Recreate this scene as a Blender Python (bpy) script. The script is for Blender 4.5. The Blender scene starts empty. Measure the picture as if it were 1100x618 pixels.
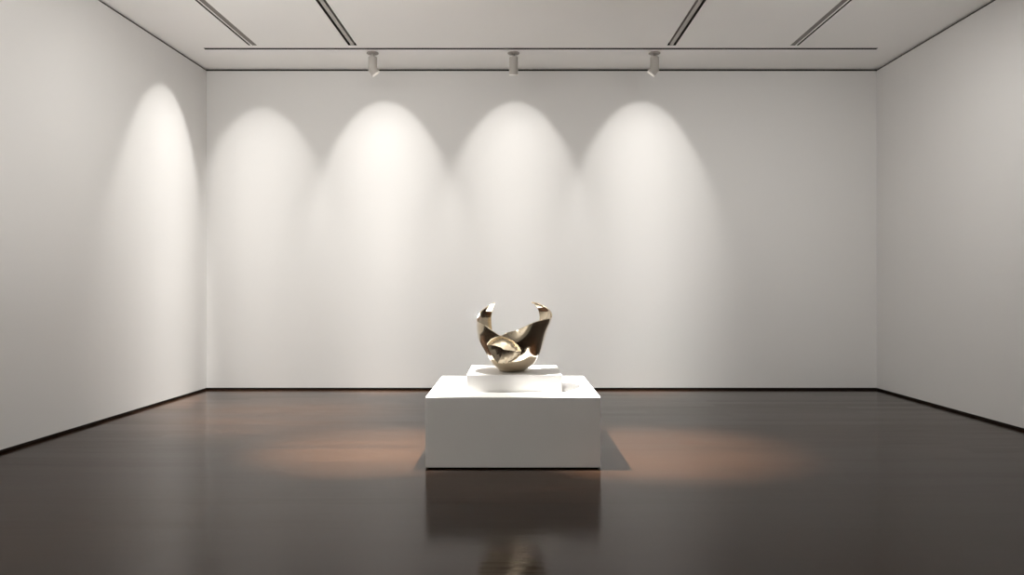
import bpy, bmesh, math
from mathutils import Vector, Matrix
C = bpy.context.scene
COL = C.collection
R = math.radians

# ------------------------------------------------------------------ sizes
CAM_H = 1.40
F_PX = 773.0
CEIL = 4.39
BACK = 9.84
FRONT = -2.6
XR = 4.985
def xl(y):                      # the left wall stands slightly askew
    return -4.175 - 0.038 * (BACK - y)
GAP = 0.028                     # shadow gap at floor and ceiling

# ------------------------------------------------------------------ helpers
def new_bm(): return bmesh.new()

def add_box(bm, x0, x1, y0, y1, z0, z1, bevel=0.0):
    vs = [bm.verts.new((x, y, z)) for z in (z0, z1) for y in (y0, y1) for x in (x0, x1)]
    fs = [(0,2,3,1),(4,5,7,6),(0,1,5,4),(2,6,7,3),(0,4,6,2),(1,3,7,5)]
    faces = [bm.faces.new([vs[i] for i in f]) for f in fs]
    if bevel > 0:
        es = list({e for f in faces for e in f.edges})
        bmesh.ops.bevel(bm, geom=es, offset=bevel, segments=3, profile=0.5, affect='EDGES')

def add_prism(bm, pts, z0, z1):
    """vertical prism over a plan polygon (counter-clockwise)"""
    a = [bm.verts.new((p[0], p[1], z0)) for p in pts]
    b = [bm.verts.new((p[0], p[1], z1)) for p in pts]
    n = len(pts)
    bm.faces.new(list(reversed(a))); bm.faces.new(b)
    for i in range(n):
        j = (i + 1) % n
        bm.faces.new([a[i], a[j], b[j], b[i]])

def add_rings(bm, rings, cap0=True, cap1=True):
    """skin a list of vertex rings"""
    rr = [[bm.verts.new(p) for p in ring] for ring in rings]
    n = len(rr[0])
    for a, b in zip(rr, rr[1:]):
        for i in range(n):
            j = (i + 1) % n
            bm.faces.new([a[i], a[j], b[j], b[i]])
    if cap0: bm.faces.new(list(reversed(rr[0])))
    if cap1: bm.faces.new(rr[-1])

def ring(center, axis, r, n=40, ref=Vector((1, 0, 0))):
    axis = axis.normalized()
    u = (ref - axis * ref.dot(axis)).normalized()
    v = axis.cross(u)
    return [center + u * (r * math.cos(2*math.pi*i/n)) + v * (r * math.sin(2*math.pi*i/n)) for i in range(n)]

def obj(name, bm, mat, parent=None, smooth=False, loc=None):
    bmesh.ops.recalc_face_normals(bm, faces=bm.faces[:])
    me = bpy.data.meshes.new(name)
    bm.to_mesh(me); bm.free()
    me.materials.append(mat)
    if smooth:
        for p in me.polygons: p.use_smooth = True
        try: me.set_sharp_from_angle(angle=R(38))
        except Exception: pass
    o = bpy.data.objects.new(name, me)
    COL.objects.link(o)
    if parent: o.parent = parent
    if loc: o.location = loc
    return o

def structure(name, bm, mat):
    o = obj(name, bm, mat); o['kind'] = 'structure'; return o

def tag(o, label, cat, group=None):
    o['label'] = label; o['category'] = cat
    if group: o['group'] = group
    return o

def thing(name, label, cat, loc, group=None):
    o = bpy.data.objects.new(name, None); COL.objects.link(o)
    o.location = loc; o.empty_display_size = 0.1
    return tag(o, label, cat, group)

# ------------------------------------------------------------------ materials
def mat(name, color, rough=0.6, metal=0.0, spec=0.5):
    m = bpy.data.materials.new(name); m.use_nodes = True
    b = m.node_tree.nodes['Principled BSDF']
    b.inputs['Base Color'].default_value = (*color, 1)
    b.inputs['Roughness'].default_value = rough
    b.inputs['Metallic'].default_value = metal
    b.inputs['Specular IOR Level'].default_value = spec
    return m

def paint(name, color, rough=0.7, bump=0.05, scale=60.0, var=0.02):
    """matt wall paint: faint roller texture"""
    m = mat(name, color, rough, spec=0.25)
    nt = m.node_tree; N = nt.nodes; L = nt.links
    b = N['Principled BSDF']
    tc = N.new('ShaderNodeTexCoord')
    n1 = N.new('ShaderNodeTexNoise'); n1.inputs['Scale'].default_value = scale; n1.inputs['Detail'].default_value = 4
    bp = N.new('ShaderNodeBump'); bp.inputs['Strength'].default_value = bump; bp.inputs['Distance'].default_value = 0.002
    n2 = N.new('ShaderNodeTexNoise'); n2.inputs['Scale'].default_value = 0.8; n2.inputs['Detail'].default_value = 2
    hs = N.new('ShaderNodeMapRange')
    hs.inputs['To Min'].default_value = 1 - var; hs.inputs['To Max'].default_value = 1 + var
    mx = N.new('ShaderNodeVectorMath'); mx.operation = 'SCALE'
    mx.inputs[0].default_value = color
    L.new(tc.outputs['Object'], n1.inputs['Vector']); L.new(tc.outputs['Object'], n2.inputs['Vector'])
    L.new(n1.outputs['Fac'], bp.inputs['Height']); L.new(bp.outputs['Normal'], b.inputs['Normal'])
    L.new(n2.outputs['Fac'], hs.inputs['Value']); L.new(hs.outputs['Result'], mx.inputs['Scale'])
    L.new(mx.outputs['Vector'], b.inputs['Base Color'])
    return m

def floor_material():
    m = mat('dark_stained_boards', (0.05, 0.02, 0.01), 0.2)
    nt = m.node_tree; N = nt.nodes; L = nt.links
    b = N['Principled BSDF']
    tc = N.new('ShaderNodeTexCoord')
    br = N.new('ShaderNodeTexBrick')
    br.offset = 0.37; br.offset_frequency = 2
    br.inputs['Scale'].default_value = 1.0
    br.inputs['Brick Width'].default_value = 2.4
    br.inputs['Row Height'].default_value = 0.16
    br.inputs['Mortar Size'].default_value = 0.0012
    br.inputs['Mortar Smooth'].default_value = 0.3
    br.inputs['Bias'].default_value = 0.0
    br.inputs['Color1'].default_value = (0.0, 0.0, 0.0, 1)
    br.inputs['Color2'].default_value = (1.0, 1.0, 1.0, 1)
    br.inputs['Mortar'].default_value = (0.3, 0.3, 0.3, 1)
    L.new(tc.outputs['Object'], br.inputs['Vector'])
    mp = N.new('ShaderNodeMapping'); mp.inputs['Scale'].default_value = (0.6, 14.0, 1.0)
    gr = N.new('ShaderNodeTexNoise'); gr.inputs['Scale'].default_value = 2.0; gr.inputs['Detail'].default_value = 6
    gr.inputs['Roughness'].default_value = 0.6
    L.new(tc.outputs['Object'], mp.inputs['Vector']); L.new(mp.outputs['Vector'], gr.inputs['Vector'])
    mixf = N.new('ShaderNodeMath'); mixf.operation = 'MULTIPLY_ADD'
    L.new(br.outputs['Color'], mixf.inputs[0]); mixf.inputs[1].default_value = 0.35
    L.new(gr.outputs['Fac'], mixf.inputs[2])
    cr = N.new('ShaderNodeValToRGB')
    cr.color_ramp.elements[0].position = 0.30; cr.color_ramp.elements[0].color = FLOOR_DARK
    cr.color_ramp.elements[1].position = 0.95; cr.color_ramp.elements[1].color = FLOOR_LIGHT
    L.new(mixf.outputs[0], cr.inputs['Fac'])
    L.new(cr.outputs['Color'], b.inputs['Base Color'])
    rr = N.new('ShaderNodeMapRange')
    rr.inputs['From Min'].default_value = 0.3; rr.inputs['From Max'].default_value = 0.95
    rr.inputs['To Min'].default_value = FLOOR_ROUGH[0]; rr.inputs['To Max'].default_value = FLOOR_ROUGH[1]
    L.new(mixf.outputs[0], rr.inputs['Value']); L.new(rr.outputs['Result'], b.inputs['Roughness'])
    bp = N.new('ShaderNodeBump'); bp.inputs['Strength'].default_value = 0.12; bp.inputs['Distance'].default_value = 0.001
    inv = N.new('ShaderNodeMath'); inv.operation = 'SUBTRACT'; inv.inputs[0].default_value = 1.0
    L.new(br.outputs['Fac'], inv.inputs[1])
    L.new(inv.outputs[0], bp.inputs['Height']); L.new(bp.outputs['Normal'], b.inputs['Normal'])
    b.inputs['IOR'].default_value = FLOOR_IOR
    b.inputs['Specular Tint'].default_value = (1.0, 0.87, 0.77, 1)
    return m

FLOOR_DARK = (0.0105, 0.0051, 0.0026, 1)
FLOOR_LIGHT = (0.0255, 0.0123, 0.0062, 1)
FLOOR_ROUGH = (0.07, 0.22)
FLOOR_IOR = 1.25

M_WALL = paint('white_wall_paint', (0.67, 0.662, 0.65))
M_CEIL = paint('white_ceiling_paint', (0.93, 0.92, 0.905), 0.8)
M_GAP = mat('dark_shadow_gap', (0.018, 0.014, 0.011), 0.7, spec=0.2)
M_FLOOR = floor_material()
M_PED = paint('white_plinth_lacquer', (0.82, 0.81, 0.79), 0.45, 0.02, 120, 0.01)
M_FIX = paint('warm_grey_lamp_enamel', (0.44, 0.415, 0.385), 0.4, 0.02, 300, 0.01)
M_FIXRIM = paint('highlight_white_rim', (0.85, 0.83, 0.80), 0.35, 0.02, 300, 0.01)  # bright highlight on the lower lamp edge, put into the colour
M_SLOT = mat('black_slot_lining', (0.03, 0.026, 0.022), 0.6, spec=0.2)
M_BLADE = mat('grey_aluminium_blade', (0.46, 0.44, 0.41), 0.5, metal=0.0)
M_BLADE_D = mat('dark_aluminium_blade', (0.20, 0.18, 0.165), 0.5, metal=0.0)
M_CANOPY = mat('shadow_toned_canopy', (0.34, 0.315, 0.29), 0.5)  # darkened: the mount's shadow on the ceiling is put into this colour
M_STEEL = mat('brushed_steel', (0.55, 0.53, 0.5), 0.35, metal=1.0)

def bronze():
    m = mat('polished_bronze', (0.70, 0.60, 0.45), 0.07, metal=1.0)
    nt = m.node_tree; N = nt.nodes; L = nt.links
    b = N['Principled BSDF']
    tc = N.new('ShaderNodeTexCoord')
    n = N.new('ShaderNodeTexNoise'); n.inputs['Scale'].default_value = 5.0; n.inputs['Detail'].default_value = 3
    rr = N.new('ShaderNodeMapRange'); rr.inputs['To Min'].default_value = 0.06; rr.inputs['To Max'].default_value = 0.13
    L.new(tc.outputs['Object'], n.inputs['Vector']); L.new(n.outputs['Fac'], rr.inputs['Value'])
    L.new(rr.outputs['Result'], b.inputs['Roughness'])
    return m
M_BRONZE = bronze()

def lens_material():
    m = bpy.data.materials.new('lit_lamp_lens'); m.use_nodes = True
    b = m.node_tree.nodes['Principled BSDF']
    b.inputs['Base Color'].default_value = (0.9, 0.88, 0.84, 1)
    b.inputs['Emission Color'].default_value = (1.0, 0.93, 0.84, 1)
    b.inputs['Emission Strength'].default_value = 2.0
    return m
M_LENS = lens_material()

# ------------------------------------------------------------------ room shell
T = 0.15
bm = new_bm(); add_box(bm, -5.4, XR + 0.4, FRONT - 0.4, BACK + 0.4, -0.12, 0.0)
structure('floor', bm, M_FLOOR)

def wall_quad(p0, p1, out, z0, z1, th=T):
    """prism along p0->p1, thickness th in direction out"""
    o = Vector((out[0], out[1]))
    a, b = Vector(p0), Vector(p1)
    return [tuple(a), tuple(b), tuple(b + o * th), tuple(a + o * th)]

corners = dict(bl=(xl(BACK), BACK), br=(XR, BACK), fl=(xl(FRONT), FRONT), fr=(XR, FRONT))
walls = {
    'back':  (corners['bl'], corners['br'], (0, 1)),
    'right': (corners['br'], corners['fr'], (1, 0)),
    'front': (corners['fr'], corners['fl'], (0, -1)),
    'left':  (corners['fl'], corners['bl'], (-1, 0)),
}
for i, (side, (p0, p1, out)) in enumerate(walls.items()):
    bm = new_bm(); add_prism(bm, wall_quad(p0, p1, out, 0, 0), GAP, CEIL - GAP); structure('wall_' + side, bm, M_WALL)
    o = Vector(out) * 0.022
    q0, q1 = Vector(p0) + o, Vector(p1) + o
    d = (q1 - q0).normalized() * 0.022
    pts = wall_quad(q0 - d, q1 + d, out, 0, 0, T - 0.03)
    bm = new_bm(); add_prism(bm, pts, 0.0005, GAP - 0.0005); structure('baseboard_' + side, bm, M_GAP)
    bm = new_bm(); add_prism(bm, pts, CEIL - GAP + 0.0005, CEIL - 0.0005); structure('trim_%d' % (i + 1), bm, M_GAP)

# ceiling with openings for the four slot diffusers and the recessed track
SL_Y0, SL_Y1 = 2.0, 8.895
SLW = 0.107
def slot_x(k, y):
    c = {0: -3.20 - 0.034 * (8.9 - y), 1: -1.967 - 0.018 * (8.9 - y), 2: 1.968, 3: 3.487}[k]
    return c - SLW / 2, c + SLW / 2
TR_Y0, TR_Y1 = 8.978, 9.034
TR_X0, TR_X1 = -3.855, 4.575
bm = new_bm()
def ceil_poly(pts): add_prism(bm, pts, CEIL, CEIL + 0.004)
ya, yb = FRONT - 0.1, BACK + 0.1
xa, xb = -5.2, XR + 0.1
ceil_poly([(xa, ya), (xb, ya), (xb, SL_Y0), (xa, SL_Y0)])
edges = [(xa, xa)] + [None] * 8 + [(xb, xb)]
for k in range(4):
    l0, r0 = slot_x(k, SL_Y0); l1, r1 = slot_x(k, SL_Y1)
    edges[1 + 2*k] = (l0, l1); edges[2 + 2*k] = (r0, r1)
for k in range(0, 10, 2):
    (a0, a1), (b0, b1) = edges[k], edges[k + 1]
    ceil_poly([(a0, SL_Y0), (b0, SL_Y0), (b1, SL_Y1), (a1, SL_Y1)])
ceil_poly([(xa, SL_Y1), (xb, SL_Y1), (xb, TR_Y0), (xa, TR_Y0)])
ceil_poly([(xa, TR_Y0), (TR_X0, TR_Y0), (TR_X0, TR_Y1), (xa, TR_Y1)])
ceil_poly([(TR_X1, TR_Y0), (xb, TR_Y0), (xb, TR_Y1), (TR_X1, TR_Y1)])
ceil_poly([(xa, TR_Y1), (xb, TR_Y1), (xb, yb), (xa, yb)])
structure('ceiling', bm, M_CEIL)

# ------------------------------------------------------------------ slot diffusers
labels = [
    'long grey ceiling slot vent nearest the left wall, running towards the track',
    'long dark double-slot ceiling vent running towards the left spotlight',
    'long dark double-slot ceiling vent running towards the right spotlight',
    'long grey ceiling slot vent nearest the right wall, running towards the track',
]
for k in range(4):
    l1, r1 = slot_x(k, SL_Y1); l0, r0 = slot_x(k, SL_Y0)
    t = thing('ceiling_vent', labels[k], 'ceiling vent', ((l1 + r1) / 2, SL_Y1, CEIL), 'slot vents in the ceiling')
    ox, oy, oz = t.location
    def strip(f0, f1, z0, z1, ins=0.0):
        b = new_bm()
        pts = [(l0 + f0 * SLW - ox, SL_Y0 + ins - oy), (l0 + f1 * SLW - ox, SL_Y0 + ins - oy),
               (l1 + f1 * SLW - ox, SL_Y1 - ins - oy), (l1 + f0 * SLW - ox, SL_Y1 - ins - oy)]
        add_prism(b, pts, z0, z1)
        return b
    # black box above the opening
    b = strip(0.0, 1.0, 0.075, 0.085)
    for f0, f1 in ((-0.06, 0.0), (1.0, 1.06)):
        b2 = strip(f0, f1, 0.005, 0.085); me = bpy.data.meshes.new('tmp'); b2.to_mesh(me); b2.free(); b.from_mesh(me); bpy.data.meshes.remove(me)
    obj('housing', b, M_SLOT, t)
    # blade dividing the two slots, and its pale lip
    if k in (1, 2):
        obj('blade', strip(0.29, 0.70, 0.004, 0.060, 0.01), M_BLADE, t)
    elif k == 0:
        obj('blade', strip(0.40, 1.0, 0.005, 0.060, 0.01), M_BLADE_D, t)
        obj('lip', strip(0.26, 0.39, 0.000, 0.060, 0.01), M_CEIL, t)
    else:
        obj('blade', strip(0.0, 0.60, 0.005, 0.060, 0.01), M_BLADE_D, t)
        obj('lip', strip(0.61, 0.74, 0.000, 0.060, 0.01), M_CEIL, t)

# ------------------------------------------------------------------ recessed lighting track
t = thing('lighting_track', 'thin dark lighting track recessed across the white ceiling above the spotlights', 'lighting track',
          ((TR_X0 + TR_X1) / 2, (TR_Y0 + TR_Y1) / 2, CEIL))
ox, oy, oz = t.location
b = new_bm()
add_box(b, TR_X0 - ox, TR_X1 - ox, TR_Y0 - oy, TR_Y1 - oy, 0.024, 0.036)
obj('channel', b, M_SLOT, t)
b = new_bm()
add_box(b, TR_X0 - ox, TR_X1 - ox, TR_Y1 - oy - 0.004, TR_Y1 - oy, 0.0, 0.024)
obj('rail', b, M_SLOT, t)

# ------------------------------------------------------------------ lamps
WARM = (1.0, 0.97, 0.93)
def wash_light(name, loc, yaw, power, parent=None, half=37.5, soft=8.0, expo=2.6, col=WARM, barn=0, side=0.3):
    """wall-washer lamp: a cone whose lower side hangs straight down, brighter towards the foot of the wall.
    Local +Y looks at the wall."""
    ld = bpy.data.lights.new(name, 'POINT'); ld.energy = power; ld.color = col
    ld.shadow_soft_size = 0.02
    ld.use_nodes = True
    nt = ld.node_tree; N = nt.nodes; L = nt.links
    em = N['Emission']
    tc = N.new('ShaderNodeTexCoord')
    sx = N.new('ShaderNodeSeparateXYZ'); L.new(tc.outputs['Normal'], sx.inputs[0])
    dot = N.new('ShaderNodeVectorMath'); dot.operation = 'DOT_PRODUCT'
    L.new(tc.outputs['Normal'], dot.inputs[0]); dot.inputs[1].default_value = (0, math.sin(R(half)), -math.cos(R(half)))
    ac = N.new('ShaderNodeMath'); ac.operation = 'ARCCOSINE'; L.new(dot.outputs['Value'], ac.inputs[0])
    mr = N.new('ShaderNodeMapRange'); mr.interpolation_type = 'SMOOTHSTEP'
    mr.inputs['From Min'].default_value = R(half + soft * 0.30); mr.inputs['From Max'].default_value = R(half - soft * 0.70)
    L.new(ac.outputs[0], mr.inputs['Value'])
    mxm = N.new('ShaderNodeMath'); mxm.operation = 'MAXIMUM'; L.new(sx.outputs['Y'], mxm.inputs[0]); mxm.inputs[1].default_value = 0.05
    sk = N.new('ShaderNodeMath'); sk.operation = 'MULTIPLY'; L.new(sx.outputs['X'], sk.inputs[0]); sk.inputs[1].default_value = side
    hx = N.new('ShaderNodeCombineXYZ'); L.new(sk.outputs[0], hx.inputs['X']); L.new(sx.outputs['Y'], hx.inputs['Y'])
    hl = N.new('ShaderNodeVectorMath'); hl.operation = 'LENGTH'; L.new(hx.outputs[0], hl.inputs[0])
    hm = N.new('ShaderNodeMath'); hm.operation = 'MAXIMUM'; L.new(hl.outputs['Value'], hm.inputs[0]); hm.inputs[1].default_value = 0.09
    pw = N.new('ShaderNodeMath'); pw.operation = 'POWER'; L.new(hm.outputs[0], pw.inputs[0]); pw.inputs[1].default_value = -expo
    ml = N.new('ShaderNodeMath'); ml.operation = 'MULTIPLY'; L.new(mr.outputs['Result'], ml.inputs[0]); L.new(pw.outputs[0], ml.inputs[1])
    # the lens throws a little more light along its middle than to its sides
    sq = N.new('ShaderNodeMath'); sq.operation = 'MULTIPLY'
    uu = N.new('ShaderNodeMath'); uu.operation = 'DIVIDE'; L.new(sx.outputs['X'], uu.inputs[0]); L.new(mxm.outputs[0], uu.inputs[1])
    L.new(uu.outputs[0], sq.inputs[0]); L.new(uu.outputs[0], sq.inputs[1])
    sg = N.new('ShaderNodeMath'); sg.operation = 'MULTIPLY'; L.new(sq.outputs[0], sg.inputs[0]); sg.inputs[1].default_value = -1.0 / 1.9 ** 2
    ex = N.new('ShaderNodeMath'); ex.operation = 'EXPONENT'; L.new(sg.outputs[0], ex.inputs[0])
    m2 = N.new('ShaderNodeMath'); m2.operation = 'MULTIPLY'; L.new(ml.outputs[0], m2.inputs[0]); L.new(ex.outputs[0], m2.inputs[1])
    # and less to the upper edge of the cone
    dn = N.new('ShaderNodeMapRange'); dn.interpolation_type = 'SMOOTHSTEP'
    dn.inputs['From Min'].default_value = -0.25; dn.inputs['From Max'].default_value = -0.85
    dn.inputs['To Min'].default_value = 0.40; dn.inputs['To Max'].default_value = 1.0
    L.new(sx.outputs['Z'], dn.inputs['Value'])
    m3 = N.new('ShaderNodeMath'); m3.operation = 'MULTIPLY'; L.new(m2.outputs[0], m3.inputs[0]); L.new(dn.outputs['Result'], m3.inputs[1])
    last = m3
    if barn:                     # a barn door keeps the beam off the adjoining wall
        az = N.new('ShaderNodeMath'); az.operation = 'DIVIDE'; L.new(sx.outputs['X'], az.inputs[0]); L.new(mxm.outputs[0], az.inputs[1])
        bd = N.new('ShaderNodeMapRange'); bd.interpolation_type = 'SMOOTHSTEP'
        bd.inputs['From Min'].default_value = barn * 2.3; bd.inputs['From Max'].default_value = barn * 1.0
        L.new(az.outputs[0], bd.inputs['Value'])
        last = N.new('ShaderNodeMath'); last.operation = 'MULTIPLY'; L.new(m3.outputs[0], last.inputs[0]); L.new(bd.outputs['Result'], last.inputs[1])
    L.new(last.outputs[0], em.inputs['Strength'])
    o = bpy.data.objects.new(name, ld); COL.objects.link(o)
    o.location = loc; o.rotation_euler = (0, 0, yaw)
    if parent: o.parent = parent
    return o

def fixture(x, y, lean, label):
    """ceiling spotlight: canopy, stem, upright cylinder and a mitred head that bends to the wall and sideways"""
    t = thing('spotlight', label, 'spotlight', (x, y, CEIL), 'spotlights on the ceiling')
    b = new_bm()
    add_rings(b, [ring(Vector((0, 0, 0)), Vector((0, 0, -1)), 0.075), ring(Vector((0, 0, -0.010)), Vector((0, 0, -1)), 0.075),
                  ring(Vector((0, 0, -0.014)), Vector((0, 0, -1)), 0.068)])
    obj('canopy', b, M_CANOPY, t, True)
    b = new_bm()
    add_rings(b, [ring(Vector((0, 0, -0.014)), Vector((0, 0, -1)), 0.011, 20), ring(Vector((0, 0, -0.050)), Vector((0, 0, -1)), 0.011, 20)])
    bmesh.ops.create_uvsphere(b, u_segments=20, v_segments=12, radius=0.018, matrix=Matrix.Translation((0, 0, -0.040)))
    obj('stem', b, M_STEEL, t, True)
    rad = 0.056
    ztop, zb = -0.052, -0.205
    dn = Vector((0, 0, -1))
    b = new_bm()
    mid = Vector((0, 0, zb))
    d2 = Vector((lean, 0.30, -1.0)).normalized()
    m_ax = (dn + d2).normalized()
    # body, ending in the mitre plane
    top = [ring(Vector((0, 0, ztop)), dn, rad - 0.010), ring(Vector((0, 0, ztop - 0.010)), dn, rad)]
    base = ring(Vector((0, 0, ztop - 0.010)), dn, rad)
    def mitre(pts, axis):
        out = []
        for p in pts:
            k = (mid - p).dot(m_ax) / axis.dot(m_ax)
            out.append(p + axis * k)
        return out
    mit = mitre(base, dn)
    add_rings(b, top + [mit])
    obj('body', b, M_FIX, t, True)
    b = new_bm()
    ln = 0.075
    end = [p + d2 * 0 for p in mit]
    pe = mid + d2 * ln
    ends = []
    for p in mit:
        k = (pe - p).dot(d2)
        ends.append(p + d2 * k)
    cen = pe
    r2 = [cen + (p - cen) * 0.86 for p in ends]
    r3 = [p - d2 * 0.03 for p in r2]
    add_rings(b, [mit, ends], True, False)
    hd = obj('head', b, M_FIX, t, True)
    b = new_bm()
    e0 = [cen + (p - cen) * 1.03 - d2 * 0.010 for p in ends]
    e1 = [cen + (p - cen) * 1.03 + d2 * 0.004 for p in ends]
    e2 = [p + d2 * 0.004 for p in r2]
    add_rings(b, [e0, e1, e2, r3], False, False)
    obj('rim', b, M_FIXRIM, t, True)
    b = new_bm()
    b.faces.new([b.verts.new(p + d2 * 0.006) for p in r3])
    obj('lens', b, M_LENS, t)
    return t

L_OFF = 0.57
FY = 9.165
PW = dict(W1=13.0, W2=11.6, W3=11.8, WL=9.0, WLW=14.0, S=400.0, GA=8000.0, GB=8000.0, UPL=120.0, UPR=8.0, DNR=23.8, LWA=23.0, BKL=32.0, BKR=28.0, UPM=24.0, FL=4200.0)
for (x, lx, lean, key, lab) in (
        (-1.775, -1.735, 0.72, 'W1', 'small white ceiling spotlight at the left with its head bent to the right'),
        (0.02, 0.035, 0.0, 'W2', 'small white ceiling spotlight hanging straight down above the sculpture'),
        (1.815, 1.765, -0.72, 'W3', 'small white ceiling spotlight at the right with its head bent to the left')):
    t = fixture(x, FY, lean, lab)
    wash_light('spotlight_beam', (lx - x, BACK - L_OFF - FY, 4.11 - CEIL), 0, PW[key], t)
wash_light('wall_wash', (-3.42, BACK - L_OFF, 4.03), 0, PW['WL'], soft=10, barn=-1, side=0.4)
wash_light('wall_wash', (xl(8.76) + L_OFF, 8.76, 4.02), R(90 + 2.2), PW['WLW'], side=0.2)

# unseen spots: one over the plinth, the rest added for glow on the floor
def spot(loc, target, power, size, blend, rad=0.03, col=WARM):
    ld = bpy.data.lights.new('unseen_spot', 'SPOT'); ld.energy = power; ld.color = col
    ld.spot_size = R(size); ld.spot_blend = blend; ld.shadow_soft_size = rad
    o = bpy.data.objects.new('unseen_spot', ld); COL.objects.link(o)
    o.location = loc
    o.rotation_euler = (Vector(target) - Vector(loc)).to_track_quat('-Z', 'Y').to_euler()
    return o
spot((-0.25, 5.95, 4.1), (0.0, 6.2, 0.6), PW['S'], 46, 0.5)
spot((-0.70, 5.84, 3.75), (1.18, 6.15, 0), PW['GA'], 33, 1.0)  # added for the warm glow right of the pedestal
spot((-0.14, 5.84, 3.75), (-1.2, 6.25, 0), PW['GB'], 33, 1.0)  # added for the warm glow left of the pedestal
spot((-2.7, 7.7, 4.2), (-2.6, 7.95, 0), PW['FL'], 44, 1.0)  # added to warm the floor at the back left

# added fill for the room: unseen soft area lights outside the view
def area(loc, rot, sx, sy, power, spread=math.pi, col=(1, 0.975, 0.94)):
    ld = bpy.data.lights.new('fill_light', 'AREA'); ld.shape = 'RECTANGLE'; ld.size = sx; ld.size_y = sy
    ld.energy = power; ld.color = col; ld.spread = spread
    o = bpy.data.objects.new('fill_light', ld); COL.objects.link(o)
    o.location = loc; o.rotation_euler = rot
    return o
area((-3.3, 3.0, 1.1), (R(180), 0, 0), 1.0, 1.0, PW['UPL'])
area((-2.1, 1.6, 1.1), (R(180), 0, 0), 1.0, 1.0, PW['UPM'])
area((1.9, 0.9, 1.1), (R(180), 0, 0), 1.0, 1.0, PW['UPR'])
area((2.8, 6.5, 4.3), (0, 0, 0), 1.5, 0.8, PW['DNR'])
area((-1.2, 5.8, 4.2), (0, R(50), 0), 0.4, 2.0, PW['LWA'], R(125))
area((-2.0, 6.0, 4.1), (R(55), 0, 0), 3.0, 0.3, PW['BKL'], R(125))
area((2.9, 6.0, 4.1), (R(50), 0, R(-10)), 2.0, 0.3, PW['BKR'], R(125))

# ------------------------------------------------------------------ pedestal and plinth
PX0, PX1, PY0, PY1, PH = -0.668, 0.684, 5.55, 6.89, 0.553
t = thing('display_pedestal', 'large low white display pedestal standing on the dark floor', 'pedestal', ((PX0+PX1)/2, (PY0+PY1)/2, 0))
ox, oy, _ = t.location
b = new_bm(); add_box(b, PX0 - ox, PX1 - ox, PY0 - oy, PY1 - oy, 0.010, PH, 0.003)
obj('body', b, M_PED, t)
b = new_bm(); add_box(b, PX0 - ox + 0.02, PX1 - ox - 0.02, PY0 - oy + 0.02, PY1 - oy - 0.02, 0.0, 0.010)
obj('recessed_base', b, M_GAP, t)
QX0, QX1, QY0, QY1, QH = -0.366, 0.404, 5.815, 6.535, 0.14
b = new_bm(); add_box(b, -(QX1-QX0)/2, (QX1-QX0)/2, -(QY1-QY0)/2, (QY1-QY0)/2, 0, QH, 0.003)
o = obj('plinth', b, M_PED, None, loc=((QX0+QX1)/2, (QY0+QY1)/2, PH))
tag(o, 'small white square plinth on the pedestal carrying the bronze sculpture', 'plinth')

# ------------------------------------------------------------------ sculpture
def interp(keys, x):
    """monotone-ish cubic (Catmull-Rom limited) through (x, y) keys"""
    if x <= keys[0][0]: return keys[0][1]
    if x >= keys[-1][0]: return keys[-1][1]
    for i in range(len(keys) - 1):
        if keys[i][0] <= x <= keys[i + 1][0]: break
    x0, y0 = keys[i]; x1, y1 = keys[i + 1]
    h = x1 - x0; t_ = (x - x0) / h; d = (y1 - y0) / h
    def slope(j):
        if j <= 0 or j >= len(keys) - 1: return (d)
        a = (keys[j][1] - keys[j-1][1]) / (keys[j][0] - keys[j-1][0])
        c = (keys[j+1][1] - keys[j][1]) / (keys[j+1][0] - keys[j][0])
        if a * c <= 0: return 0.0
        return 2 * a * c / (a + c)
    m0, m1 = slope(i), slope(i + 1)
    return ((2*t_**3 - 3*t_**2 + 1) * y0 + (t_**3 - 2*t_**2 + t_) * h * m0
            + (-2*t_**3 + 3*t_**2) * y1 + (t_**3 - t_**2) * h * m1)

RIM = [(-180, .13), (-152, .13), (-146, .17), (-142, .36), (-140, .54), (-139, .571), (-122, .540), (-105, .495), (-90, .432),
       (-50, .400), (-30, .346), (-18, .314), (-8, .338), (6, .355), (20, .388), (32, .416), (54, .440), (90, .456),
       (96, .484), (107, .532), (118.5, .566), (128.5, .577), (129.6, .54), (131.5, .36), (135, .17), (140, .13), (180, .13)]
PROF_L = [(0, .105), (.03, .130), (.07, .165), (.158, .225), (.284, .284), (.365, .293), (.428, .2945), (.49, .280), (.537, .252), (.58, .222)]
PROF_R = [(0, .100), (.03, .140), (.07, .185), (.158, .234), (.261, .2645), (.342, .288), (.453, .330), (.48, .334), (.526, .322), (.566, .285), (.58, .235)]
PROF_F = [(0, .090), (.03, .150), (.07, .205), (.13, .242), (.20, .263), (.28, .282), (.36, .298), (.44, .312), (.58, .33)]
PROF_B = [(0, .10), (.05, .17), (.13, .24), (.2, .27), (.58, .22)]

def radius(phi, z):
    s, c = math.sin(R(phi)), math.cos(R(phi))
    wl, wr, wf, wb = max(0, -s)**2, max(0, s)**2, max(0, c)**2, max(0, -c)**2
    if phi < -90 or phi > 90:                # the horns keep the side profile
        k = min(1.0, (z / 0.30)) if z > 0 else 0
        side = interp(PROF_L if s < 0 else PROF_R, z)
        back = interp(PROF_B, z)
        return side * (wl + wr) + (back * (1 - k) + side * k) * wb
    t_ = max(0.0, min(1.0, (abs(phi) - 35.0) / 50.0)); t_ = t_ * t_ * (3 - 2 * t_)
    return interp(PROF_L if s < 0 else PROF_R, z) * t_ + interp(PROF_F, z) * (1 - t_)

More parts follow.
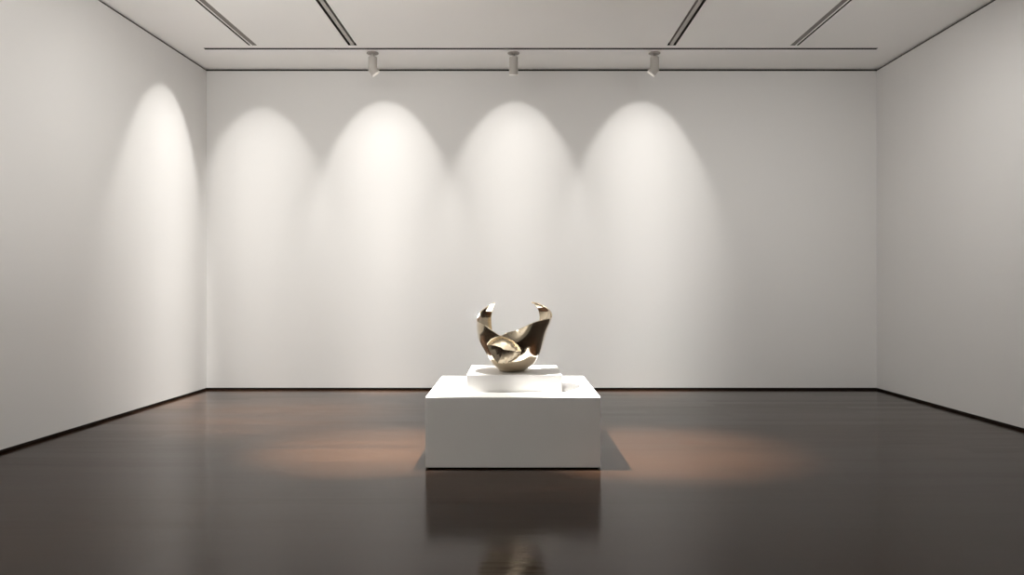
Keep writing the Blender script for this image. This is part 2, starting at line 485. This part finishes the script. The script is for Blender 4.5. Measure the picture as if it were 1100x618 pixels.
SC = 0.00115
def zp(px, py): return ((px - 345) * SC, (577 - py) * SC)
LENS = [zp(*p) for p in ((168, 385), (195, 350), (228, 333), (265, 322), (305, 333), (345, 352), (385, 388), (408, 428),
                         (400, 455), (375, 482), (340, 503), (295, 518), (245, 516), (212, 480), (186, 435))]
def signed_in(poly, x, z):
    """distance to the outline, positive inside"""
    inside = False; best = 9.0
    n = len(poly)
    for i in range(n):
        x0, z0 = poly[i]; x1, z1 = poly[(i + 1) % n]
        if (z0 > z) != (z1 > z) and x < (x1 - x0) * (z - z0) / (z1 - z0) + x0: inside = not inside
        dx, dz = x1 - x0, z1 - z0
        k = max(0, min(1, ((x - x0) * dx + (z - z0) * dz) / (dx * dx + dz * dz)))
        best = min(best, math.hypot(x - x0 - k * dx, z - z0 - k * dz))
    return best if inside else -best

def sculpture():
    bm = bmesh.new()
    NU, NV = 720, 110
    NB = 8
    cen = bm.verts.new((0, 0, 0))
    cols = []
    for i in range(NU):
        phi = -180 + 360.0 * i / NU
        s, c = math.sin(R(phi)), math.cos(R(phi))
        zt = interp(RIM, phi)
        col = []
        r0 = radius(phi, 0)
        for j in range(1, NB + 1):
            r = r0 * j / NB
            col.append((r * s, -r * c, 0.004 * (j / NB) ** 4))
        for j in range(1, NV + 1):
            z = zt * (j / NV)
            r = radius(phi, z)
            lean = 0.0
            if phi > 92:                        # the right horn leans back as it rises
                t_ = max(0.0, min(1.0, (z - 0.40) / 0.17))
                lean = 10.0 * t_ * min(1.0, (phi - 92) / 12.0)
            s_, c_ = math.sin(R(phi + lean)), math.cos(R(phi + lean))
            x, y = r * s_, -r * c_
            if abs(phi) < 60:                   # the rim rolls inward where it is lowest
                up = max(0.0, (z - (zt - 0.12)) / 0.12)
                y += 0.065 * up ** 2 * math.exp(-((phi - 8) / 17.0) ** 2)
            if abs(phi) < 75:
                za = z - (-y) * 0.067           # height as it reads from the viewer's eye level
                sd = signed_in(LENS, x, za + 0.0)
                if sd > 0:
                    y += 0.075 * (1 - math.exp(-sd / 0.04))
            col.append((x, y, z + 0.004))
        cols.append([bm.verts.new((p[0] * 1.02, p[1] * 1.02, p[2])) for p in col])
    n = NB + NV
    for i in range(NU):
        a, b_ = cols[i], cols[(i + 1) % NU]
        bm.faces.new([cen, b_[0], a[0]])
        for j in range(n - 1):
            bm.faces.new([a[j], b_[j], b_[j + 1], a[j + 1]])
    return bm

b = sculpture()
sc = obj('bronze_sculpture', b, M_BRONZE, None, smooth=True, loc=(0.002, 6.08, PH + QH + 0.0005))
tag(sc, 'polished bronze abstract bowl sculpture with two curling horns on white plinth', 'sculpture')
md = sc.modifiers.new('thickness', 'SOLIDIFY'); md.thickness = 0.007; md.offset = -1 ; md.use_even_offset = False

# ------------------------------------------------------------------ camera, view
cd = bpy.data.cameras.new('camera'); cam = bpy.data.objects.new('camera', cd); COL.objects.link(cam)
cam.location = (0, 0, CAM_H); cam.rotation_euler = (R(90), 0, 0)
cd.sensor_width = 36.0; cd.lens = F_PX / 1100 * 36.0
cd.clip_start = 0.05
C.camera = cam
w = bpy.data.worlds.new('world'); C.world = w; w.use_nodes = True
w.node_tree.nodes['Background'].inputs[0].default_value = (0, 0, 0, 1)
w.node_tree.nodes['Background'].inputs[1].default_value = 0.0
vs = C.view_settings
C.display_settings.display_device = 'sRGB'
vs.view_transform = 'Standard'; vs.look = 'None'; vs.exposure = 0.0; vs.gamma = 1.0; vs.use_curve_mapping = False
C.cycles.max_bounces = 14; C.cycles.diffuse_bounces = 8; C.cycles.glossy_bounces = 6
C.cycles.sample_clamp_indirect = 8.0
C.cycles.use_denoising = True
